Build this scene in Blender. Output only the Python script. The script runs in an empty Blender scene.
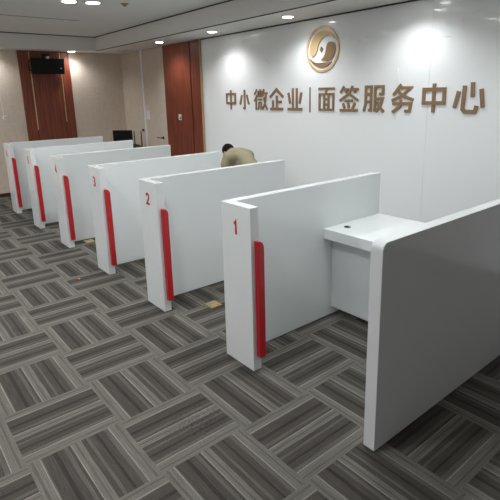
import bpy, bmesh, math
from mathutils import Vector, Matrix

SC = bpy.context.scene
COL = SC.collection
U = 1.12            # metres per partition height: all room measures below are given in partition heights
TAU = 2 * math.pi

# ------------------------------------------------------------------ camera
cam_d = bpy.data.cameras.new('camera')
cam = bpy.data.objects.new('camera', cam_d)
COL.objects.link(cam)
yaw, pitch, roll = 0.88695, -0.24608, -0.02231
fwd = Vector((-math.sin(yaw) * math.cos(pitch), math.cos(yaw) * math.cos(pitch), math.sin(pitch)))
r0 = Vector((math.cos(yaw), math.sin(yaw), 0))
u0 = r0.cross(fwd)
rt = r0 * math.cos(roll) + u0 * math.sin(roll)
up = -r0 * math.sin(roll) + u0 * math.cos(roll)
m = Matrix((rt, up, -fwd)).transposed().to_4x4()
m.translation = Vector((2.24968, -1.56674, 1.60165)) * U
cam.matrix_world = m
cam_d.sensor_width = 36
cam_d.lens = 477.156 / 500 * 36
cam_d.shift_x = (250 - 256.17) / 500
cam_d.shift_y = (214.0 - 250) / 500
cam_d.clip_start = 0.05
SC.camera = cam

# ------------------------------------------------------------------ world, exposure
w = bpy.data.worlds.new('world')
SC.world = w
w.use_nodes = True
w.node_tree.nodes['Background'].inputs[0].default_value = (0.8, 0.9, 1, 1)
w.node_tree.nodes['Background'].inputs[1].default_value = 0.05
SC.view_settings.view_transform = 'Standard'
SC.view_settings.look = 'None'
SC.view_settings.gamma = 1
SC.view_settings.exposure = 0.32
SC.view_settings.use_curve_mapping = False
SC.cycles.max_bounces = 8
SC.cycles.diffuse_bounces = 5
SC.cycles.use_denoising = True

P_SPOT = 40.0       # soffit downlights
P_DOWN = 55.0       # ceiling downlights


# ------------------------------------------------------------------ materials
def nodes_mat(name):
    mt = bpy.data.materials.new(name)
    mt.use_nodes = True
    nt = mt.node_tree
    return mt, nt, nt.nodes['Principled BSDF']


def mat(name, col, rough=0.5, metal=0.0, coat=0.0, spec=.5, noise=None, bump=None, emit=None):
    mt, nt, b = nodes_mat(name)
    N, L = nt.nodes, nt.links
    b.inputs['Base Color'].default_value = (*col, 1)
    b.inputs['Roughness'].default_value = rough
    b.inputs['Metallic'].default_value = metal
    b.inputs['Specular IOR Level'].default_value = spec
    b.inputs['Coat Weight'].default_value = coat
    b.inputs['Coat Roughness'].default_value = 0.03
    if emit:
        b.inputs['Emission Color'].default_value = (*emit[0], 1)
        b.inputs['Emission Strength'].default_value = emit[1]
    if noise or bump:
        tc = N.new('ShaderNodeTexCoord')
    if noise:
        scale, amt, stretch = noise
        mp = N.new('ShaderNodeMapping')
        mp.inputs['Scale'].default_value = stretch
        nz = N.new('ShaderNodeTexNoise')
        nz.inputs['Scale'].default_value = scale
        nz.inputs['Detail'].default_value = 5
        L.new(tc.outputs['Object'], mp.inputs[0])
        L.new(mp.outputs[0], nz.inputs['Vector'])
        cr = N.new('ShaderNodeValToRGB')
        cr.color_ramp.elements[0].position = 0.3
        cr.color_ramp.elements[1].position = 0.7
        cr.color_ramp.elements[0].color = (*[c * (1 - amt) for c in col], 1)
        cr.color_ramp.elements[1].color = (*[min(1, c * (1 + amt)) for c in col], 1)
        L.new(nz.outputs['Fac'], cr.inputs[0])
        L.new(cr.outputs[0], b.inputs['Base Color'])
    if bump:
        scale, dist = bump
        nb = N.new('ShaderNodeTexNoise')
        nb.inputs['Scale'].default_value = scale
        L.new(tc.outputs['Object'], nb.inputs['Vector'])
        bp = N.new('ShaderNodeBump')
        bp.inputs['Distance'].default_value = dist
        bp.inputs['Strength'].default_value = 0.6
        L.new(nb.outputs['Fac'], bp.inputs['Height'])
        L.new(bp.outputs[0], b.inputs['Normal'])
    return mt


def carpet_material():
    mt, nt, b = nodes_mat('striped_carpet_tiles')
    N, L = nt.nodes, nt.links

    def math_(op, a, c=None):
        n = N.new('ShaderNodeMath')
        n.operation = op
        for k, v in ((0, a), (1, c)):
            if v is None:
                continue
            if isinstance(v, (int, float)):
                n.inputs[k].default_value = v
            else:
                L.new(v, n.inputs[k])
        return n.outputs[0]
    tc = N.new('ShaderNodeTexCoord')
    sp = N.new('ShaderNodeSeparateXYZ')
    L.new(tc.outputs['Object'], sp.inputs[0])
    tile = 0.444 * U
    gx = math_('DIVIDE', math_('ADD', sp.outputs[0], 0.27 * U + 40 * tile), tile)
    gy = math_('DIVIDE', math_('ADD', sp.outputs[1], 0.352 * U + 40 * tile), tile)
    ix, iy = math_('FLOOR', gx), math_('FLOOR', gy)
    fx, fy = math_('FRACT', gx), math_('FRACT', gy)
    par = math_('MODULO', math_('ADD', math_('ADD', ix, iy), 1), 2)   # 0: stripes run along X
    # stripe coordinate across the tile
    mx = N.new('ShaderNodeMix')
    mx.data_type = 'FLOAT'
    L.new(par, mx.inputs[0])
    L.new(fy, mx.inputs[2])
    L.new(fx, mx.inputs[3])
    u = mx.outputs[0]
    my = N.new('ShaderNodeMix')
    my.data_type = 'FLOAT'
    L.new(par, my.inputs[0])
    L.new(fx, my.inputs[2])
    L.new(fy, my.inputs[3])
    v = my.outputs[0]
    cr = N.new('ShaderNodeValToRGB')
    cr.color_ramp.interpolation = 'CONSTANT'
    li, br, md, dk, vd = (.150, .140, .124), (.25, .235, .21), (.108, .100, .088), (.070, .063, .055), (.042, .037, .033)
    stops = [(0, li), (.035, md), (.055, li), (.115, br), (.127, md), (.14, dk), (.25, vd), (.29, dk), (.36, md), (.40, dk), (.43, br), (.442, li), (.48, md), (.50, li),
             (.545, dk), (.60, md), (.63, dk), (.70, vd), (.73, dk), (.80, md), (.85, br), (.862, li), (.93, md), (.95, li)]
    e = cr.color_ramp.elements
    e[0].position, e[0].color = stops[0][0], (*stops[0][1], 1)
    e[1].position, e[1].color = stops[1][0], (*stops[1][1], 1)
    for ps, c in stops[2:]:
        k = e.new(ps)
        k.color = (*c, 1)
    L.new(u, cr.inputs[0])
    # yarn grain: streaks along the stripe and a coarse fleck
    cb = N.new('ShaderNodeCombineXYZ')
    L.new(math_('MULTIPLY', math_('ADD', u, math_('MULTIPLY', ix, 3.7)), 85), cb.inputs[0])
    L.new(math_('MULTIPLY', math_('ADD', v, math_('MULTIPLY', iy, 5.3)), 3), cb.inputs[1])
    L.new(iy, cb.inputs[2])
    nz = N.new('ShaderNodeTexNoise')
    nz.inputs['Scale'].default_value = 1.0
    nz.inputs['Detail'].default_value = 3
    L.new(cb.outputs[0], nz.inputs['Vector'])
    n2 = N.new('ShaderNodeTexNoise')
    n2.inputs['Scale'].default_value = 170
    n2.inputs['Detail'].default_value = 2
    L.new(tc.outputs['Object'], n2.inputs['Vector'])
    f1 = math_('ADD', math_('MULTIPLY', nz.outputs['Fac'], 1.1), 0.45)
    f2 = math_('ADD', math_('MULTIPLY', n2.outputs['Fac'], 0.9), 0.55)
    # a patch of grit trodden into the pile
    pd = N.new('ShaderNodeVectorMath')
    pd.operation = 'DISTANCE'
    L.new(tc.outputs['Object'], pd.inputs[0])
    pd.inputs[1].default_value = (0.42 * U, -0.50 * U, 0)
    n3 = N.new('ShaderNodeTexNoise')
    n3.inputs['Scale'].default_value = 60
    n3.inputs['Detail'].default_value = 6
    L.new(tc.outputs['Object'], n3.inputs['Vector'])
    near = math_('SUBTRACT', 1.0, math_('MULTIPLY', pd.outputs['Value'], 3.4))
    nearc = math_('MAXIMUM', near, 0)
    grit = math_('GREATER_THAN', math_('ADD', n3.outputs['Fac'], math_('MULTIPLY', nearc, 0.20)), 0.70)
    gf = math_('SUBTRACT', 1.0, math_('MULTIPLY', grit, 0.28))
    mul = N.new('ShaderNodeVectorMath')
    mul.operation = 'SCALE'
    L.new(cr.outputs[0], mul.inputs[0])
    L.new(math_('MULTIPLY', math_('MULTIPLY', math_('MULTIPLY', f1, f2), gf), 0.86), mul.inputs['Scale'])
    L.new(mul.outputs[0], b.inputs['Base Color'])
    b.inputs['Roughness'].default_value = 0.95
    b.inputs['Specular IOR Level'].default_value = 0.15
    bp = N.new('ShaderNodeBump')
    bp.inputs['Distance'].default_value = 0.002
    bp.inputs['Strength'].default_value = 0.5
    L.new(n2.outputs['Fac'], bp.inputs['Height'])
    L.new(bp.outputs[0], b.inputs['Normal'])
    return mt


def wallpaper_material():
    mt, nt, b = nodes_mat('beige_wallcovering')
    N, L = nt.nodes, nt.links
    tc = N.new('ShaderNodeTexCoord')
    a = N.new('ShaderNodeTexNoise')
    a.inputs['Scale'].default_value = 1
    a.inputs['Detail'].default_value = 4
    mp = N.new('ShaderNodeMapping')
    mp.inputs['Scale'].default_value = (8, 8, 160)
    L.new(tc.outputs['Object'], mp.inputs[0])
    L.new(mp.outputs[0], a.inputs['Vector'])
    c = N.new('ShaderNodeTexNoise')
    c.inputs['Scale'].default_value = 1
    m2 = N.new('ShaderNodeMapping')
    m2.inputs['Scale'].default_value = (130, 130, 5)
    L.new(tc.outputs['Object'], m2.inputs[0])
    L.new(m2.outputs[0], c.inputs['Vector'])
    ad = N.new('ShaderNodeMath')
    ad.operation = 'ADD'
    L.new(a.outputs['Fac'], ad.inputs[0])
    L.new(c.outputs['Fac'], ad.inputs[1])
    cr = N.new('ShaderNodeValToRGB')
    cr.color_ramp.elements[0].position = 0.7
    cr.color_ramp.elements[1].position = 1.3
    cr.color_ramp.elements[0].color = (.52, .43, .345, 1)
    cr.color_ramp.elements[1].color = (.66, .56, .465, 1)
    L.new(ad.outputs[0], cr.inputs[0])
    L.new(cr.outputs[0], b.inputs['Base Color'])
    b.inputs['Roughness'].default_value = 0.8
    return mt


def wood_material():
    mt, nt, b = nodes_mat('red_brown_veneer')
    N, L = nt.nodes, nt.links
    tc = N.new('ShaderNodeTexCoord')
    mp = N.new('ShaderNodeMapping')
    mp.inputs['Scale'].default_value = (26, 26, 1.1)
    L.new(tc.outputs['Object'], mp.inputs[0])
    a = N.new('ShaderNodeTexNoise')
    a.inputs['Scale'].default_value = 1.6
    a.inputs['Detail'].default_value = 7
    a.inputs['Distortion'].default_value = 0.4
    L.new(mp.outputs[0], a.inputs['Vector'])
    cr = N.new('ShaderNodeValToRGB')
    cr.color_ramp.elements[0].position = 0.3
    cr.color_ramp.elements[1].position = 0.72
    cr.color_ramp.elements[0].color = (.105, .020, .009, 1)
    cr.color_ramp.elements[1].color = (.28, .062, .026, 1)
    L.new(a.outputs['Fac'], cr.inputs[0])
    L.new(cr.outputs[0], b.inputs['Base Color'])
    b.inputs['Roughness'].default_value = 0.42
    return mt


M = dict(
    carpet=carpet_material(),
    paper_wall=wallpaper_material(),
    wood=wood_material(),
    lacquer=mat('white_lacquer', (.74, .775, .775), .16, coat=.2),
    lacquer_dim=mat('white_board', (.72, .75, .755), .35),
    glass=mat('white_back_painted_glass', (.87, .895, .90), .30, coat=.6),
    ceil=mat('ceiling_paint', (.80, .82, .80), .9, bump=(60, .001)),
    soffit=mat('soffit_paint', (.80, .80, .77), .9),
    far_wall=mat('pale_wall_paint', (.74, .70, .70), .8),
    gap=mat('dark_shadow_gap', (.05, .045, .04), .8),
    skirt=mat('dark_brown_skirting', (.05, .025, .015), .5),
    red=mat('red_acrylic', (.47, .010, .018), .3, coat=.1),
    redpaint=mat('red_paint', (.50, .015, .02), .4),
    bronze=mat('brown_bronze_lettering', (.285, .180, .095), .42, .25),
    gold=mat('pale_gold_lettering', (.66, .47, .25), .4, .2),
    brass=mat('brass', (.62, .44, .22), .3, .8, noise=(40, .25, (1, 1, 1))),
    black=mat('black_plastic', (.006, .006, .007), .5, spec=.2),
    blackm=mat('black_matt', (.015, .015, .016), .6, spec=.3),
    screen=mat('black_screen', (.004, .004, .005), .4, spec=.2),
    chrome=mat('chrome', (.6, .6, .6), .15, 1),
    white=mat('white_plastic', (.78, .78, .76), .4),
    strip=mat('white_door_jamb', (.86, .85, .83), .5),
    paper=mat('paper', (.80, .80, .78), .8),
    tan=mat('tan_edge_trim', (.45, .30, .17), .5),
    lamp=mat('lamp_diffuser', (1, 1, 1), .5, emit=((1, .99, .97), 14)),
    skin=mat('skin', (.40, .21, .13), .55),
    hair=mat('black_hair', (.008, .006, .005), .8, spec=.1, noise=(60, .5, (1, 1, 1))),
    shirt=mat('khaki_shirt_cloth', (.29, .255, .165), .85, noise=(9, .12, (1, 1, 1)), bump=(14, .012)),
    trousers=mat('dark_trousers', (.03, .035, .05), .9),
    navy=mat('navy_cloth', (.012, .018, .075), .9),
    shoe=mat('black_shoe', (.015, .015, .015), .5),
    orange=mat('orange_scrap', (.55, .18, .03), .7),
    film=mat('white_crease_glint', (.95, .95, .95), .1, coat=1),  # near-white colour stands in for the glint along each crease
)


# ------------------------------------------------------------------ helpers (inputs in partition heights, scaled by U)
def box(bm, x0, x1, y0, y1, z0, z1):
    r = bmesh.ops.create_cube(bm, size=1)['verts']
    for v in r:
        v.co = Vector(((x0 + x1) / 2 + v.co.x * (x1 - x0), (y0 + y1) / 2 + v.co.y * (y1 - y0), (z0 + z1) / 2 + v.co.z * (z1 - z0))) * U
    return r


def prism(bm, pts, a, b_, axis='y'):
    """closed outline pts (2-D) extruded from a to b along axis"""
    def P(p, t):
        if axis == 'y':
            return Vector((p[0], t, p[1])) * U
        if axis == 'x':
            return Vector((t, p[0], p[1])) * U
        return Vector((p[0], p[1], t)) * U
    A = [bm.verts.new(P(p, a)) for p in pts]
    B = [bm.verts.new(P(p, b_)) for p in pts]
    bm.faces.new(A)
    bm.faces.new(B[::-1])
    n = len(pts)
    for i in range(n):
        bm.faces.new((A[i], B[i], B[(i + 1) % n], A[(i + 1) % n]))


def stroke(bm, pts, wd, y0, y1, closed=False):
    """a mitred stroke of width wd in the x-z plane, from y0 to y1"""
    P = [Vector(p) for p in pts]
    n = len(P)
    Lf, Rt = [], []
    for i in range(n):
        if closed or 0 < i < n - 1:
            d0 = (P[i] - P[i - 1]).normalized()
            d1 = (P[(i + 1) % n] - P[i]).normalized()
        elif i == 0:
            d0 = d1 = (P[1] - P[0]).normalized()
        else:
            d0 = d1 = (P[-1] - P[-2]).normalized()
        nn = Vector((-(d0 + d1).y, (d0 + d1).x)).normalized()
        k = max(.45, nn.dot(Vector((-d0.y, d0.x))))
        off = nn * (wd / 2 / k)
        Lf.append(P[i] + off)
        Rt.append(P[i] - off)
    V = [[bm.verts.new(Vector((q.x, y, q.y)) * U) for q in row] for row in (Lf, Rt) for y in (y0, y1)]
    for i in range(n if closed else n - 1):
        j = (i + 1) % n
        a, b2, c, d = V[0], V[1], V[2], V[3]
        bm.faces.new((a[i], a[j], c[j], c[i]))
        bm.faces.new((b2[i], d[i], d[j], b2[j]))
        bm.faces.new((a[i], b2[i], b2[j], a[j]))
        bm.faces.new((c[i], c[j], d[j], d[i]))
    if not closed:
        for i in (0, n - 1):
            bm.faces.new((V[0][i], V[2][i], V[3][i], V[1][i]))


def cyl(bm, p, q, r1, r2=None, seg=20):
    p, q = Vector(p) * U, Vector(q) * U
    r1 *= U
    r2 = r1 if r2 is None else r2 * U
    d = q - p
    res = bmesh.ops.create_cone(bm, cap_ends=True, segments=seg, radius1=r1, radius2=r2, depth=d.length)['verts']
    mt = Matrix.Translation((p + q) / 2) @ d.to_track_quat('Z', 'Y').to_matrix().to_4x4()
    for v in res:
        v.co = mt @ v.co
    return res


def tube(bm, pts, r, seg=8):
    for a, b2 in zip(pts, pts[1:]):
        cyl(bm, a, b2, r, r, seg)
    for p in pts[1:-1]:
        s = bmesh.ops.create_uvsphere(bm, u_segments=seg, v_segments=6, radius=r * U)['verts']
        for v in s:
            v.co += Vector(p) * U


def link(name, bm, mt, parent=None, bevel=0, smooth=False, rel=None):
    """one mesh object; rel = origin (partition heights) of the thing it belongs to"""
    bmesh.ops.recalc_face_normals(bm, faces=bm.faces)
    if rel is not None:
        for v in bm.verts:
            v.co -= Vector(rel) * U
    me = bpy.data.meshes.new(name)
    bm.to_mesh(me)
    bm.free()
    o = bpy.data.objects.new(name, me)
    COL.objects.link(o)
    me.materials.append(mt)
    o.parent = parent
    if smooth:
        for p in me.polygons:
            p.use_smooth = True
    if bevel:
        b = o.modifiers.new('bevel', 'BEVEL')
        b.width = bevel
        b.segments = 2
        b.limit_method = 'ANGLE'
        b.angle_limit = math.radians(40)
    return o


def B(*boxes):
    bm = bmesh.new()
    for b in boxes:
        box(bm, *b)
    return bm


def empty(name, loc, label, cat, group=None):
    o = bpy.data.objects.new(name, None)
    o.empty_display_size = .1
    COL.objects.link(o)
    o.location = Vector(loc) * U
    return tag(o, label, cat, group)


def tag(o, label, cat, group=None):
    o['label'] = label
    o['category'] = cat
    if group:
        o['group'] = group
    return o


def struct(name, bm, mt, parent=None, bevel=0):
    o = link(name, bm, mt, parent, bevel)
    o['kind'] = 'structure'
    return o


# ------------------------------------------------------------------ the room
XL, XR, YB, YF = -6.66, 3.6, 2.477, -4.2
ZS, ZC = 2.39, 2.62          # soffit and main ceiling heights
YS, XS = 1.86, -6.272        # inner edges of the soffit

floor = struct('floor', B((XL - .1, XR + .1, YF - .1, YB + .1, -.06, 0)), M['carpet'])
struct('wall_left', B((XL - .1, XL, YF, YB + .1, 0, ZC + .05)), M['paper_wall'])
struct('wall_right', B((XR, XR + .1, YF, YB + .1, 0, ZC + .05)), M['far_wall'])
struct('wall_front', B((XL - .1, XR + .1, YF - .1, YF, 0, ZC + .05)), M['far_wall'])
struct('wall_back', B((XL, -3.885, YB, YB + .1, 0, ZC + .05)), M['paper_wall'])
glass = struct('wall_back_glass', B((-3.883, -.2012, YB - .004, YB + .1, .06, ZS - .012), (-.200, 2.4, YB - .004, YB + .1, .06, ZS - .012),
                                    (2.404, XR, YB - .004, YB + .1, .06, ZS - .012)), M['glass'], bevel=.0015)
struct('wall_back_core', B((-3.885, XR, YB + .004, YB + .1, 0, ZC + .05)), M['lacquer_dim'])
struct('ceiling', B((XL, XR, YF, YB, ZC, ZC + .05)), M['ceil'])
struct('ceiling_soffit', B((XS, XR, YS, YB + .02, ZS, ZC), (XL, XS, YF, YB + .02, ZS, ZC)), M['soffit'])
struct('trim_1', B((XS, XR, YS - .010, YS + .001, ZC - .012, ZC + .001), (XS - .001, XS + .010, YF, YS, ZC - .012, ZC + .001)), M['gap'])
struct('trim_2', B((XS + .004, XR, YS - .003, YS + .010, ZS - .004, ZS + .004)), M['gap'])
struct('trim_3', B((-3.885, XR, YB - .016, YB - .003, ZS - .013, ZS + .001)), M['gap'])
struct('trim_4', B((-4.606, -4.594, -1.6, 1.0, ZC - .003, ZC + .001)), M['gap'])
struct('baseboard_left', B((XL, XL + .014, YF, YB, 0, .055)), M['skirt'], bevel=.002)
struct('baseboard_back', B((XL, -5.83, YB - .014, YB, 0, .055)), M['skirt'])
struct('baseboard_glass', B((-3.88, XR, YB - .014, YB, 0, .06)), M['skirt'])
struct('carpet_seam', B((-1.283, -1.13, -.389, -.380, 0, .0012)), M['gap'], floor)

# timber veneer wall panels
struct('wood_wall_panel', B((-4.99, -4.185, YB - .03, YB, 0, ZS)), M['wood'], bevel=.003)
struct('wood_wall_panel', B((-4.155, -3.900, YB - .03, YB, 0, ZS)), M['wood'], bevel=.003)
struct('trim_5', B((-4.185, -4.155, YB - .008, YB, 0, ZS)), M['gap'])
struct('trim_6', B((-3.900, -3.883, YB - .034, YB - .002, 0, ZS)), M['tan'])
tvwood = struct('wood_wall_panel', B((XL, XL + .03, .667, 1.503, 0, ZS)), M['wood'], bevel=.003)
tvwood['kind'] = 'structure'
struct('inlay_strip', B((XL + .028, XL + .036, .835, .851, 1.085, 2.37)), M['brass'], tvwood)
struct('inlay_strip', B((XL + .028, XL + .036, 1.335, 1.351, 1.20, 2.37)), M['brass'], tvwood)
struct('inlay_groove', B((XL + .0285, XL + .0315, .839, .847, .06, 1.085)), M['gap'], tvwood)
struct('inlay_groove', B((XL + .0285, XL + .0315, 1.339, 1.347, .06, 1.20)), M['gap'], tvwood)

# flush door covered like the wall, with its white jamb
door = struct('door_1', B((-5.755, -5.0, YB - .018, YB, .01, ZS - .01)), M['paper_wall'], bevel=.002)
struct('trim_7', B((-5.81, -5.765, YB - .026, YB, 0, ZS)), M['strip'], bevel=.002)
bm = B((-5.175, -5.135, YB - .024, YB - .018, .885, .93))
cyl(bm, (-5.155, YB - .018, .908), (-5.155, YB - .062, .908), .011)
tube(bm, [(-5.155, YB - .06, .908), (-5.32, YB - .06, .908)], .007)
struct('door_handle', bm, M['blackm'], door)
bm = bmesh.new()
cyl(bm, (-5.917, YB, 1.008), (-5.917, YB - .03, 1.008), .018)
tag(link('wall_stop', bm, M['blackm'], bevel=.002), 'small dark round knob on the beige wall just left of the white door jamb', 'knob')

nt_ = empty('paper_notice', (-5.66, YB - .019, 1.28), 'white paper notice taped on the beige door beside the white jamb', 'notice')
link('sheet', B((-5.735, -5.600, YB - .0215, YB - .0195, 1.205, 1.36)), M['paper'], nt_, rel=(-5.66, YB - .019, 1.28))
bm = bmesh.new()
stroke(bm, [(-5.745, 1.395), (-5.71, 1.43), (-5.66, 1.44), (-5.61, 1.42)], .012, YB - .0215, YB - .0195)
stroke(bm, [(-5.69, 1.36), (-5.69, 1.40)], .012, YB - .0215, YB - .0195)
link('tape', bm, M['paper'], nt_, rel=(-5.66, YB - .019, 1.28))
bm = bmesh.new()
stroke(bm, [(-5.985, 1.42), (-5.955, 1.34), (-5.945, 1.26)], .010, YB - .0022, YB - .0002)
stroke(bm, [(-5.93, 1.43), (-5.90, 1.36)], .008, YB - .0022, YB - .0002)
tag(link('tape_residue', bm, M['paper']), 'white streaks of old tape on the beige wall left of the door jamb', 'tape')

# light switch on the wood panel, socket with its cable on the left wall
s = empty('light_switch', (-4.545, YB - .03, 1.27), 'white light switch plate on the red-brown wood panel', 'switch')
link('plate', B((-4.585, -4.505, YB - .037, YB - .030, 1.225, 1.315)), M['white'], s, bevel=.002, rel=(-4.545, YB - .03, 1.27))
link('rocker', B((-4.545, -4.517, YB - .041, YB - .037, 1.24, 1.27)), M['blackm'], s, rel=(-4.545, YB - .03, 1.27))
o3 = (XL, .334, 1.316)
s = empty('wall_socket', o3, 'small white socket with a cable running up from it on the beige left wall', 'socket')
link('plate', B((XL, XL + .01, .310, .362, 1.285, 1.345)), M['white'], s, bevel=.002, rel=o3)
link('socket_hole', B((XL + .01, XL + .011, .338, .352, 1.30, 1.318)), M['blackm'], s, rel=o3)
bm = bmesh.new()
tube(bm, [(XL + .006, .334, 1.345), (XL + .006, .328, 1.50), (XL + .006, .31, 1.75), (XL + .006, .30, 2.385)], .005)
link('cable', bm, M['white'], s, rel=o3)


# ------------------------------------------------------------------ lamps
def spot(parent, loc, power, angle, col, size):
    d = bpy.data.lights.new('lamp_light', 'SPOT')
    d.energy = power
    d.spot_size = math.radians(angle)
    d.spot_blend = .85
    d.shadow_soft_size = size
    d.color = col
    o = bpy.data.objects.new('lamp_light', d)
    COL.objects.link(o)
    o.parent = parent
    o.location = (0, 0, -.02)
    return o


def downlight(x, y, z, power, label, group, angle=150, r=.06):
    e = empty('ceiling_downlight', (x, y, z), label, 'ceiling light', group)
    rel = (x, y, z)
    bm = bmesh.new()
    n = 32
    ring = []
    for rad, zz in ((r * 1.28, 0), (r * 1.28, -.006), (r, -.009), (r * .94, -.002)):
        ring.append([bm.verts.new(Vector((x + rad * math.cos(TAU * i / n), y + rad * math.sin(TAU * i / n), z + zz)) * U) for i in range(n)])
    for a, b2 in zip(ring, ring[1:]):
        for i in range(n):
            bm.faces.new((a[i], a[(i + 1) % n], b2[(i + 1) % n], b2[i]))
    link('trim_ring', bm, M['white'], e, smooth=True, rel=rel)
    bm = bmesh.new()
    cyl(bm, (x, y, z - .001), (x, y, z - .012), r * .95, r * .85, seg=32)
    link('diffuser', bm, M['lamp'], e, rel=rel)
    spot(e, rel, power, angle, (.965, .99, 1), r * .9 * U)
    return e


places = {-4.487: 'round ceiling downlight above the red-brown wood panel',
          -3.085: 'round ceiling downlight above the first characters of the wall lettering',
          -1.683: 'round ceiling downlight just left of and above the gold emblem'}
for x in (-4.487, -3.085, -1.683, -.28, 1.12):
    downlight(x, 2.128, ZS, P_SPOT, places.get(x, 'round soffit downlight right of the gold emblem, above the frame'), 'downlights along the glass wall', 140)
downlight(-6.47, 1.50, ZS, P_SPOT * .8, 'round ceiling downlight beside the hanging display on the left wall', None, 150)
downlight(-6.47, .16, ZS, P_SPOT * .8, 'added round ceiling downlight left of the hanging display, near the frame edge', None, 150)  # added lamp without a visible source, brightens the left wall
downlight(-3.30, .42, ZC, P_DOWN, 'left one of two bright downlights side by side on the main ceiling', 'paired ceiling downlights', 165, .075)
downlight(-3.24, .66, ZC, P_DOWN, 'right one of two bright downlights side by side on the main ceiling', 'paired ceiling downlights', 165, .075)


for px in (-5.10, -3.27, -1.35, .50):  # unseen pairs on a guessed grid, added to carry the room's light
    for py in (.54, -1.15, -3.0):
        if (px, py) == (-3.27, .54) or (px, py) == (-5.10, .54):
            continue
        for dy in (-.12, .12):
            downlight(px, py + dy, ZC, P_DOWN, 'round downlight of a guessed, unseen pair on the main ceiling outside the frame', 'guessed ceiling downlight pairs overhead', 165, .075)

# small ceiling fittings
bm = bmesh.new()
x, y = -3.13, .98
cyl(bm, (x, y, ZC), (x, y, ZC - .012), .045, .040, 24)
cyl(bm, (x, y, ZC - .012), (x, y, ZC - .03), .015, .022, 16)
tag(link('sprinkler_head', bm, M['tan'], bevel=.001), 'small flat sprinkler fitting on the main ceiling', 'sprinkler')
gx, gy = -5.98, 2.24
v_ = empty('ceiling_vent', (gx, gy, ZS), 'small dark air grille in the soffit above the back corner', 'vent')
link('backing', B((gx - .17, gx + .17, gy - .065, gy + .065, ZS - .003, ZS)), M['gap'], v_, rel=(gx, gy, ZS))
link('frame', B((gx - .19, gx + .19, gy - .085, gy - .065, ZS - .008, ZS), (gx - .19, gx + .19, gy + .065, gy + .085, ZS - .008, ZS),
                (gx - .19, gx - .17, gy - .065, gy + .065, ZS - .008, ZS), (gx + .17, gx + .19, gy - .065, gy + .065, ZS - .008, ZS)), M['soffit'], v_, rel=(gx, gy, ZS))
for k in range(3):
    yy = gy - .038 + .038 * k
    link('slat', B((gx - .17, gx + .17, yy - .004, yy + .004, ZS - .008, ZS - .003)), M['soffit'], v_, rel=(gx, gy, ZS))

# ------------------------------------------------------------------ wall lettering
GL = {
    'zhong': [[(.5, 1), (.5, 0)], [(.09, .80), (.91, .80), (.91, .33), (.09, .33), 'c']],
    'xiao': [[(.52, 1), (.52, .07), (.36, .07)], [(.26, .74), (.07, .26)], [(.74, .74), (.94, .26)]],
    'wei': [[(.24, .99), (.05, .74)], [(.27, .72), (.04, .42)], [(.17, .54), (.17, 0)], [(.47, 1), (.47, .68)],
            [(.34, .92), (.34, .66), (.60, .66), (.60, .92)], [(.32, .50), (.62, .50)], [(.38, .36), (.38, .15), (.30, .02)],
            [(.38, .36), (.55, .36), (.55, .08), (.64, .14)], [(.76, 1), (.67, .68)], [(.72, .80), (1, .80)],
            [(.92, .80), (.86, .40), (.66, .02)], [(.75, .60), (.83, .28), (1, .02)]],
    'qi': [[(.02, .60), (.5, .97), (.98, .60)], [(.52, .68), (.52, .06)], [(.52, .38), (.86, .38)], [(.24, .46), (.24, .06)], [(.04, .05), (.96, .05)]],
    'ye': [[(.37, 1), (.37, .06)], [(.63, 1), (.63, .06)], [(.06, .80), (.18, .30)], [(.94, .80), (.82, .30)], [(.01, .05), (.99, .05)]],
    'mian': [[(.02, .93), (.98, .93)], [(.52, .93), (.46, .72)], [(.09, .70), (.91, .70), (.91, .05), (.09, .05), 'c'], [(.37, .70), (.37, .05)],
             [(.63, .70), (.63, .05)], [(.37, .49), (.63, .49)], [(.37, .27), (.63, .27)]],
    'qian': [[(.24, 1), (.05, .74)], [(.18, .87), (.48, .87)], [(.30, .86), (.37, .73)], [(.68, 1), (.54, .76)], [(.62, .87), (.98, .87)],
             [(.76, .86), (.83, .73)], [(.02, .42), (.5, .70), (.98, .42)], [(.30, .43), (.70, .43)], [(.20, .32), (.29, .12)], [(.46, .34), (.52, .12)],
             [(.82, .34), (.69, .08)], [(.04, .04), (.96, .04)]],
    'fu': [[(.36, .95), (.12, .95), (.12, .30), (.04, .0)], [(.12, .95), (.38, .95), (.38, .05), (.26, .05)], [(.12, .67), (.38, .67)], [(.12, .38), (.38, .38)],
           [(.57, 0), (.57, .95), (.93, .95), (.93, .67), (.76, .67)], [(.57, .49), (.92, .49), (.82, .20), (.62, 0)], [(.68, .38), (.78, .18), (.99, 0)]],
    'wu': [[(.42, 1), (.08, .62)], [(.32, .88), (.84, .88), (.50, .60), (.02, .42)], [(.26, .76), (.60, .56), (.98, .44)],
           [(.06, .31), (.88, .31), (.84, .04), (.62, .04)], [(.44, .46), (.40, .20), (.06, -.01)]],
    'xin': [[(.13, .72), (.01, .16)], [(.33, .90), (.30, .13), (.38, .04), (.74, .04), (.78, .24)], [(.60, 1), (.62, .52)], [(.90, .78), (.99, .18)]],
}
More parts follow.
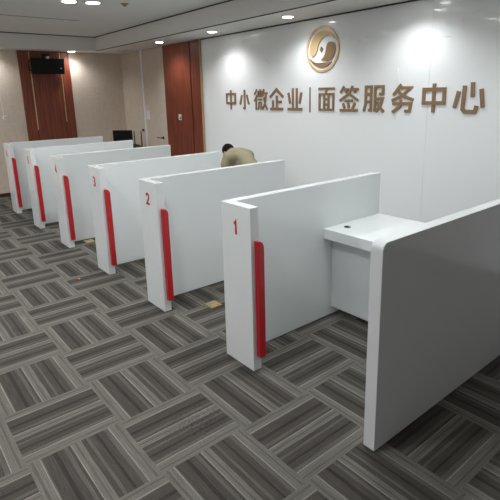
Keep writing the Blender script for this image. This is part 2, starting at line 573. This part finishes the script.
texts = [('zhong', -3.324, -3.065, 'leftmost brown raised wall character, a small box crossed by a stroke', .15),
         ('xiao', -3.014, -2.777, 'narrow brown raised wall character of three strokes, second from the left end', .15),
         ('wei', -2.704, -2.419, 'brown raised wall character with many thin strokes, third from the left end', .095),
         ('qi', -2.394, -2.114, 'brown raised wall character with pointed roof, fourth from the left end', .15),
         ('ye', -2.067, -1.796, 'brown raised wall character with uprights on a base line, just left of thin bar', .15),
         ('mian', -1.566, -1.30, 'brown raised wall character like a barred window, just right of thin bar', .12),
         ('qian', -1.255, -.975, 'brown raised wall character with roofed top, second right of the bar', .12),
         ('fu', -.937, -.658, 'brown raised wall character with two tall halves side by side, third right of the bar', .13),
         ('wu', -.598, -.333, 'brown raised wall character with crossed strokes over a hook, fourth right of the bar', .14),
         ('zhong', -.275, -.007, 'large brown raised box character crossed by a stroke, second from the right end', .155),
         ('xin', .046, .325, 'rightmost brown raised wall character, a hook with three separate strokes', .155)]
ZT0, ZT1 = 1.398, 1.668
G1 = 'raised brown characters on the white glass wall'
for g, x0, x1, lab, sw in texts:
    bm = bmesh.new()
    hw = sw * (x1 - x0) / 2
    for si, st in enumerate(GL[g]):
        cl = st[-1] == 'c'
        pts = [p for p in st if p != 'c']
        q = []
        for (a, b2) in pts:
            q.append((x0 + hw * .6 + (x1 - x0 - 1.2 * hw) * a, ZT0 + hw * .4 + (ZT1 - ZT0 - .8 * hw) * b2))
        stroke(bm, q, sw * .78 * (x1 - x0), YB - .014 - .0003 * si, YB - .0035, cl)
    o = link('wall_character', bm, M['bronze'])
    tag(o, lab, 'wall character', G1)
tag(link('wall_character', B((-1.691, -1.676, YB - .014, YB - .0035, 1.385, 1.665)), M['bronze']), 'thin brown vertical bar dividing the wall lettering below the emblem', 'divider bar', G1)

# emblem
ex, ez, er = -1.500, 2.058, .240
em = empty('wall_emblem', (ex, YB, ez), 'round gold and brown swirl emblem on the white wall above the lettering', 'emblem')
rel = (ex, YB, ez)


def ering(r_in, r_out, n=64):
    bm = bmesh.new()
    rows = []
    for r, yy in ((r_in, YB - .0035), (r_out, YB - .0035), (r_out, YB - .014), (r_in, YB - .014)):
        rows.append([bm.verts.new(Vector((ex + r * er * math.cos(TAU * i / n), yy, ez + r * er * math.sin(TAU * i / n))) * U) for i in range(n)])
    for k in range(4):
        a, b2 = rows[k], rows[(k + 1) % 4]
        for i in range(n):
            bm.faces.new((a[i], a[(i + 1) % n], b2[(i + 1) % n], b2[i]))
    return bm


def smooth_outline(pts, n=6):
    out = []
    N_ = len(pts)
    for i in range(N_):
        p0, p1, p2, p3 = [Vector(pts[(i + k) % N_]) for k in (-1, 0, 1, 2)]
        for j in range(n):
            t = j / n
            out.append(.5 * ((2 * p1) + (p2 - p0) * t + (2 * p0 - 5 * p1 + 4 * p2 - p3) * t * t + (-p0 + 3 * p1 - 3 * p2 + p3) * t ** 3))
    return out


def eshape(pts, y0=.0035, y1=.014, smooth=True):
    bm = bmesh.new()
    q = smooth_outline(pts) if smooth else [Vector(p) for p in pts]
    prism(bm, [(ex + p.x * er, ez + p.y * er) for p in q], YB - y0, YB - y1, 'y')
    return bm


link('ring', ering(.895, 1.0), M['gold'], em, rel=rel)
upper = [(-.79, -.05), (-.74, .25), (-.58, .52), (-.30, .72), (0, .79), (.34, .73), (.58, .60), (.74, .40), (.60, .50), (.36, .56), (.10, .52), (-.12, .36), (-.26, .14), (-.33, -.06), (-.45, -.24), (-.62, -.29), (-.74, -.20)]
lower = [(.50, .28), (.34, .25), (.24, .08), (.20, -.12), (.10, -.32), (-.06, -.47), (.12, -.49), (.34, -.52), (.60, -.44), (.73, -.22), (.77, .02), (.70, .22)]
cres = [(-.77, -.36), (-.62, -.47), (-.40, -.56), (-.12, -.58), (.20, -.57), (.48, -.58), (.56, -.55), (.38, -.70), (.12, -.79), (-.18, -.78), (-.46, -.67), (-.66, -.52)]
link('upper_swirl', eshape(upper), M['gold'], em, rel=rel)
link('lower_swirl', eshape(lower), M['bronze'], em, rel=rel)
link('crescent', eshape(cres), M['bronze'], em, rel=rel)
link('diamond', eshape([(-.06, .13), (.04, 0), (-.06, -.13), (-.16, 0)], smooth=False), M['bronze'], em, rel=rel)

# glints on creases of the protective film, modelled as white tubes
cre = [[(-3.36, 2.10), (-3.30, 2.135), (-3.20, 2.12)], [(-3.36, 2.06), (-3.28, 2.075), (-3.18, 2.02), (-3.13, 1.99)],
       [(-2.45, 2.02), (-2.42, 1.98), (-2.37, 1.97)], [(-1.02, 2.10), (-.94, 2.07), (-.86, 2.02), (-.78, 2.005)],
       [(-.92, 2.13), (-.87, 2.11)], [(-.53, 1.81), (-.535, 1.62), (-.54, 1.33)], [(-.20, 2.05), (-.02, 2.045)],
       [(.08, 2.18), (.07, 2.09)], [(-.75, 1.90), (-.68, 1.93)], [(.2, 2.21), (.27, 2.23)]]
bm = bmesh.new()
for c in cre:
    tube(bm, [(a, YB - .0045, b2) for a, b2 in c], .0022, 6)
fl = link('film_crease_glint', bm, M['film'], glass, smooth=True)

# ------------------------------------------------------------------ partitions
W_, T_, L_ = .2746, .060, 1.452
DIG = {
    1: [[(.30, .74), (.62, .96), (.62, 0)]],
    2: [[(.08, .78), (.18, .93), (.38, 1), (.62, 1), (.82, .92), (.90, .75), (.82, .56), (.10, .06), (.95, .06)]],
    3: [[(.10, .90), (.30, 1), (.62, 1), (.86, .90), (.88, .68), (.70, .54), (.40, .52)], [(.70, .54), (.92, .40), (.90, .14), (.64, .02), (.32, .02), (.06, .14)]],
    4: [[(.70, 0), (.70, .98), (.04, .30)], [(.0, .28), (1, .28)]],
    5: [[(.88, .97), (.22, .97), (.14, .52), (.50, .62), (.82, .52), (.92, .32), (.82, .10), (.50, .02), (.08, .10)]],
    6: [[(.74, .98), (.30, .72), (.12, .40), (.14, .16), (.36, .03), (.66, .03), (.88, .18), (.88, .42), (.66, .56), (.36, .54), (.14, .36)]],
}


def partition_body():
    bm = bmesh.new()
    prism(bm, [(0, 0), (W_, 0), (W_, T_), (T_, T_), (T_, L_), (0, L_)], .004, 1.0, 'z')
    return bm


def strip_body():
    pts = [(.024, .81), (.024, .100), (.030, .094), (.064, .094), (.069, .100)]
    for k in range(7):
        a = math.radians(90 * k / 6)
        pts.append((.069 - .034 + .034 * math.cos(a), .81 - .045 + .045 * math.sin(a)))
    bm = bmesh.new()
    prism(bm, pts, W_, W_ + .034, 'x')
    return bm


body_me = strip_me = foot_me = None
xs = [0, -1.076, -2.118, -3.2055, -4.284, -5.385]
say = ['nearest of the numbered ones', 'second from the front', 'third from the front', 'fourth from the front', 'fifth from the front', 'at the far left end']
for i, x in enumerate(xs):
    n = i + 1
    e = empty('desk_partition', (x, 0, 0), f'white L-shaped partition screen with red number {n} and red edge strip, {say[i]}', 'partition', 'numbered white partitions in a row')
    if body_me is None:
        a = link('panel', partition_body(), M['lacquer'], e, bevel=.003)
        b = link('edge_strip', strip_body(), M['red'], e, bevel=.004)
        f = link('foot', B((.01, W_ - .01, .01, T_ - .01, 0, .0045), (.01, T_ - .01, T_ - .01, L_ - .01, 0, .0045)), M['gap'], e)
        body_me, strip_me, foot_me = a, b, f
    else:
        for src in (body_me, strip_me, foot_me):
            c = src.copy()
            COL.objects.link(c)
            c.parent = e
    bm = bmesh.new()
    for st in DIG[n]:
        stroke(bm, [(.112 + .048 * a2, .826 + .080 * b2) for a2, b2 in st], .0145, -.0025, .0005)
    link('number', bm, M['redpaint'], e)

# end panel at the right with a rounded upper front corner
xr = 1.080
e = empty('end_panel', (xr, 0, 0), 'large plain white end panel with rounded front corner at the right, no number', 'partition')
bm = bmesh.new()
rc = .035
pts = [(0, .004), (L_, .004), (L_, 1.0)]
for k in range(9):
    a = math.radians(90 + 90 * k / 8)
    pts.append((rc + rc * math.cos(a), 1.0 - rc + rc * math.sin(a)))
prism(bm, pts, 0, T_ + .002, 'x')
link('panel', bm, M['lacquer'], e, bevel=.003)
link('foot', B((.01, T_ - .01, .01, L_ - .01, 0, .0045)), M['gap'], e)

# desk between partition 1 and the end panel
dx0, dx1, dy0, dz = T_, xr, .823, .681
e = empty('service_desk', (dx0, dy0, 0), 'white glossy desk fixed between the number 1 partition and the end panel', 'desk')
rel = (dx0, dy0, 0)
link('desktop', B((dx0 + .001, dx1 - .001, dy0, L_, dz - .073, dz)), M['lacquer'], e, bevel=.003, rel=rel)
link('modesty_panel', B((dx0 + .001, dx1 - .001, .915, .935, .066, dz - .073)), M['lacquer_dim'], e, bevel=.002, rel=rel)
gxx, gyy = .151, .967
bm = bmesh.new()
cyl(bm, (gxx, gyy, dz), (gxx, gyy, dz + .004), .026, .024, 28)
gr = link('cable_grommet', bm, M['chrome'], e, smooth=False, rel=rel)
gr['label'] = 'dark cable grommet with chrome rim'
bm = bmesh.new()
cyl(bm, (gxx - .004, gyy, dz + .004), (gxx - .004, gyy, dz + .0055), .018, .018, 24)
link('grommet_cap', bm, M['blackm'], gr, rel=rel)

# ------------------------------------------------------------------ brass floor outlets and the orange scrap
def floor_outlet(cx, cy, rot, lab):
    e = empty('floor_outlet', (cx, cy, 0), lab, 'floor outlet', 'brass floor outlets')
    link('plate', B((-.053, .053, -.05, .05, 0, .004)), M['brass'], e, bevel=.0015)
    link('lid', B((-.036, .036, -.034, .034, .004, .0062)), M['brass'], e, bevel=.001)
    e.rotation_euler.z = rot


floor_outlet(-.672, .357, .0, 'brass floor outlet plate on the carpet between partitions 1 and 2')
floor_outlet(-3.06, .265, .0, 'brass floor outlet plate on the carpet beside the foot of partition 3')
bm = bmesh.new()
prism(bm, [(-1.963, -.252), (-1.945, -.256), (-1.936, -.243), (-1.952, -.236)], 0, .005, 'z')
tag(link('paper_scrap', bm, M['orange']), 'tiny orange scrap lying on the carpet in front of partition 3', 'scrap')

# ------------------------------------------------------------------ display on the left wood panel
dY, dZ, dX = 1.11, 2.142, XL + .12
e = empty('wall_display', (XL + .03, dY, 2.05), 'black flat display hung on a bracket on the left wood panel', 'display')
rel = (XL + .03, dY, 2.05)
R_ = Matrix.Rotation(math.radians(9), 4, 'Y')


def dpart(name, boxes, mt, bev=.003):
    bm = B(*boxes)
    piv = Vector((dX, dY, dZ)) * U
    for v in bm.verts:
        v.co = piv + R_ @ v.co
    return link(name, bm, mt, e, bevel=bev, rel=rel)


dpart('housing', [(-.028, .026, -.262, .262, -.13, .125)], M['black'], .006)
sc_ = dpart('screen', [(.0255, .0275, -.249, .249, -.117, .112)], M['screen'], 0)
bm = bmesh.new()
cyl(bm, (.0275, .03, -.01), (.0285, .03, -.01), .014, seg=16)
piv = Vector((dX, dY, dZ)) * U
for v in bm.verts:
    v.co = piv + R_ @ v.co
link('gold_mark', bm, M['gold'], sc_)
dpart('label_sticker', [(.0275, .0285, .185, .215, -.035, -.027)], M['paper'], 0)
bm = B((XL + .03, XL + .042, dY - .06, dY + .06, 2.20, 2.34))
tube(bm, [(XL + .042, dY - .03, 2.29), (XL + .14, dY - .03, 2.29), (dX - .01, dY - .03, 2.20)], .014, 10)
box(bm, dX - .05, dX + .01, dY - .06, dY + .0, 2.225, 2.245)
link('bracket', bm, M['blackm'], e, rel=rel)
bm = B((dX - .03, dX + .03, dY - .04, dY + .02, 2.245, 2.30))
cyl(bm, (dX + .03, dY - .01, 2.273), (dX + .05, dY - .01, 2.273), .018, .020, 16)
link('camera_unit', bm, M['chrome'], e, bevel=.003, rel=rel)
bm = bmesh.new()
tube(bm, [(dX - .04, dY - .20, 2.10), (XL + .06, dY - .29, 2.06), (XL + .045, dY - .295, 2.15), (XL + .045, dY - .27, 2.25)], .006, 8)
link('cable', bm, M['black'], e, rel=rel)

# ------------------------------------------------------------------ back corner table with monitor and router
tx0, tx1, ty0, ty1, tz = -6.35, -4.75, 1.72, 2.25, .66
e = empty('corner_table', (tx0, ty0, 0), 'table behind the far partitions in the back corner carrying the black monitor', 'table')
rel = (tx0, ty0, 0)
link('tabletop', B((tx0, tx1, ty0, ty1, tz - .03, tz)), M['lacquer_dim'], e, bevel=.003, rel=rel)
for a in (tx0 + .03, tx1 - .08):
    for b in (ty0 + .03, ty1 - .08):
        link('leg', B((a, a + .05, b, b + .05, 0, tz - .03)), M['lacquer_dim'], e, bevel=.002, rel=rel)
mx, my = -5.68, 1.95
e = empty('computer_monitor', (mx, my, tz), 'black computer monitor in the back corner beyond the last partitions', 'monitor')
hw_, z0, z1 = .178, .095, .385
mz0, mz1 = z0 - 0.0, z1
link('screen_housing', B((-hw_, hw_, -.015, .018, mz0, mz1)), M['black'], e, bevel=.004)
link('screen', B((-hw_ + .012, hw_ - .012, -.0165, -.0148, mz0 + .018, mz1 - .012)), M['screen'], e)
st = link('stand', B((-.03, .03, .018, .036, .008, mz0 + .12)), M['black'], e, bevel=.002)
link('base', B((-.10, .10, -.05, .09, 0, .010)), M['black'], e, bevel=.003)
e.rotation_euler.z = math.radians(38)
rx, ry = -5.10, 1.93
e = empty('network_router', (rx, ry, tz), 'black network router box with upright antennas right of the black monitor', 'router')
bm = bmesh.new()
prism(bm, [(-.13, 0), (.15, 0), (.15, .11), (-.02, .165), (-.13, .185)], -.08, .08, 'y')
link('housing', bm, M['black'], e, bevel=.005)
for k, (a, h) in enumerate(((-.115, .39), (.04, .39))):
    bm = bmesh.new()
    cyl(bm, (a, .07, .10), (a, .07, h), .010, .007, 10)
    link('antenna', bm, M['blackm'], e)
e.rotation_euler.z = math.radians(20)

# ------------------------------------------------------------------ the person stooping between partition 2 and the glass wall (metres)
PX, PY = -2.13, 2.10
person = bpy.data.objects.new('person', None)
COL.objects.link(person)
person.location = (PX, PY, 0)
tag(person, 'person in khaki shirt bending over behind partition 2, dark hair, back to the camera', 'person')


def skin(name, vs, es, mt, parent, sub=2, root=0):
    """continuous tapering surface: vs = [(x, y, z, rx, ry)], es = edges"""
    me = bpy.data.meshes.new(name)
    me.from_pydata([v[:3] for v in vs], es, [])
    o = bpy.data.objects.new(name, me)
    COL.objects.link(o)
    o.parent = parent
    me.materials.append(mt)
    o.modifiers.new('skin', 'SKIN').use_smooth_shade = True
    if not me.skin_vertices:
        bpy.context.view_layer.objects.active = o
    sv = me.skin_vertices[0].data
    for k, v in enumerate(vs):
        sv[k].radius = (v[3], v[4] if len(v) > 4 else v[3])
        sv[k].use_root = k == root
    sd = o.modifiers.new('sub', 'SUBSURF')
    sd.levels = sd.render_levels = sub
    # bake, so that the figure is plain mesh
    bpy.context.view_layer.update()
    dg = bpy.context.evaluated_depsgraph_get()
    nm = bpy.data.meshes.new_from_object(o.evaluated_get(dg))
    o.modifiers.clear()
    o.data = nm
    for p in nm.polygons:
        p.use_smooth = True
    return o


# pelvis at the origin column; the person faces -X, bent at the hips, arms hanging to the work
pel = (-0.02, 0, .76)
V = [(*pel, .06, .06), (-.15, 0, .83, .065, .09), (-.29, 0, .915, .075, .11), (-.42, 0, 1.0, .08, .13), (-.53, 0, 1.035, .050, .055), (-.60, 0, 1.045, .050, .055)]
E_ = [(0, 1), (1, 2), (2, 3), (3, 4), (4, 5)]


def add(parent_i, pts):
    k = parent_i
    for p in pts:
        V.append(p)
        E_.append((k, len(V) - 1))
        k = len(V) - 1
    return k


hands = []
for sy in (-1, 1):
    add(0, [(.0, .075 * sy, .66, .045, .045), (-.05, .11 * sy, .49, .045, .045), (.02, .12 * sy, .28, .055, .055), (.09, .12 * sy, .09, .038, .038)])
    k = add(3, [(-.42, .17 * sy, .98, .060, .060), (-.49, .20 * sy, .74, .043, .043), (-.60, .17 * sy, .56, .030, .030), (-.615, .165 * sy, .52, .026, .034), (-.63, .16 * sy, .465, .016, .036)])
    hands.append((sy, V[k]))
body = skin('body', V, E_, M['skin'], person)
for sy, hv in hands:
    hx, hy, hz = hv[:3]
    for j, (dy, ln) in enumerate(((-.027, .060), (-.009, .072), (.009, .068), (.027, .055))):
        skin('finger', [(hx + .004, hy + dy, hz + .01, .0085, .0085), (hx - .006, hy + dy * 1.1, hz - ln * .45, .008, .008), (hx + .008, hy + dy * 1.1, hz - ln * .8, .0075, .0075), (hx + .024, hy + dy * 1.1, hz - ln, .0065, .0065)],
             [(0, 1), (1, 2), (2, 3)], M['skin'], body, 1)
    skin('thumb', [(hx + .0, hy - .026 * sy, hz + .045, .011, .011), (hx + .012, hy - .048 * sy, hz + .012, .0095, .0095), (hx + .022, hy - .052 * sy, hz - .018, .008, .008)],
         [(0, 1), (1, 2)], M['skin'], body, 1)


def ellipsoid(name, c, r, mt, parent, rot=0, seg=32, cut=None):
    bm = bmesh.new()
    bmesh.ops.create_uvsphere(bm, u_segments=seg, v_segments=seg // 2, radius=1)
    R2 = Matrix.Rotation(rot, 3, 'Y')
    if cut:
        bmesh.ops.delete(bm, geom=[v for v in bm.verts if cut(v.co)], context='VERTS')
    for v in bm.verts:
        v.co = Vector(c) + R2 @ Vector((v.co.x * r[0], v.co.y * r[1], v.co.z * r[2]))
    me = bpy.data.meshes.new(name)
    bm.to_mesh(me)
    bm.free()
    me.materials.append(mt)
    for p in me.polygons:
        p.use_smooth = True
    o = bpy.data.objects.new(name, me)
    COL.objects.link(o)
    o.parent = parent
    return o


# head: crown forward (-X), face looking down
hc = (-.635, 0, 1.035)
tilt = math.radians(-68)
head = ellipsoid('head', hc, (.092, .075, .112), M['skin'], person, tilt)
R2 = Matrix.Rotation(tilt, 3, 'Y')


def hp(x, y, z):
    q = Vector(hc) + R2 @ Vector((x, y, z))
    return tuple(q)


ellipsoid('hair', hp(.012, 0, .022), (.094, .080, .102), M['hair'], head, tilt, cut=lambda c: c.x < -.40 and c.z < .40)
for sy in (-1, 1):
    ellipsoid('ear', hp(.0, .077 * sy, -.012), (.018, .010, .032), M['skin'], head, tilt, 16)
    ellipsoid('eye', hp(-.082, .030 * sy, .0), (.012, .014, .009), M['white'], head, tilt, 16)
    ellipsoid('eyebrow', hp(-.089, .030 * sy, .020), (.006, .020, .004), M['hair'], head, tilt, 12)
skin('nose', [(*hp(-.086, 0, .010), .008, .008), (*hp(-.104, 0, -.026), .013, .013)], [(0, 1)], M['skin'], head, 2)
ellipsoid('mouth', hp(-.083, 0, -.058), (.008, .024, .006), mat('lips', (.33, .13, .10), .5), head, tilt, 16)

# shirt: torso and sleeves to above the elbow, then navy cuffs
V = [(.0, 0, .70, .150, .172), (-.10, 0, .775, .145, .174), (-.21, 0, .858, .130, .168), (-.42, 0, 1.000, .110, .168), (-.535, 0, 1.04, .082, .088), (-.32, 0, .930, .122, .168)]
E_ = [(0, 1), (1, 2), (2, 5), (5, 3), (3, 4)]
for sy in (-1, 1):
    add(3, [(-.425, .175 * sy, .985, .088, .088), (-.445, .195 * sy, .90, .080, .080), (-.465, .20 * sy, .835, .072, .072)])
shirt = skin('shirt', V, E_, M['shirt'], person)
for sy in (-1, 1):
    skin('cuff', [(-.467, .20 * sy, .835, .070, .070), (-.485, .20 * sy, .76, .060, .060)], [(0, 1)], M['navy'], shirt, 1)
V = [(-.10, 0, .81, .125, .150), (-.03, 0, .76, .150, .175), (.01, 0, .70, .150, .175)]
E_ = [(0, 1), (1, 2)]
for sy in (-1, 1):
    add(2, [(-.01, .10 * sy, .58, .100, .100), (-.05, .112 * sy, .47, .078, .078), (.02, .12 * sy, .28, .066, .066), (.085, .12 * sy, .10, .060, .060)])
skin('trousers', V, E_, M['trousers'], person)
for sy in (-1, 1):
    skin('shoe', [(.115, .12 * sy, .045, .042, .042), (.03, .12 * sy, .040, .040, .038), (-.10, .125 * sy, .032, .042, .030), (-.15, .125 * sy, .028, .030, .024)],
         [(0, 1), (1, 2), (2, 3)], M['shoe'], person)
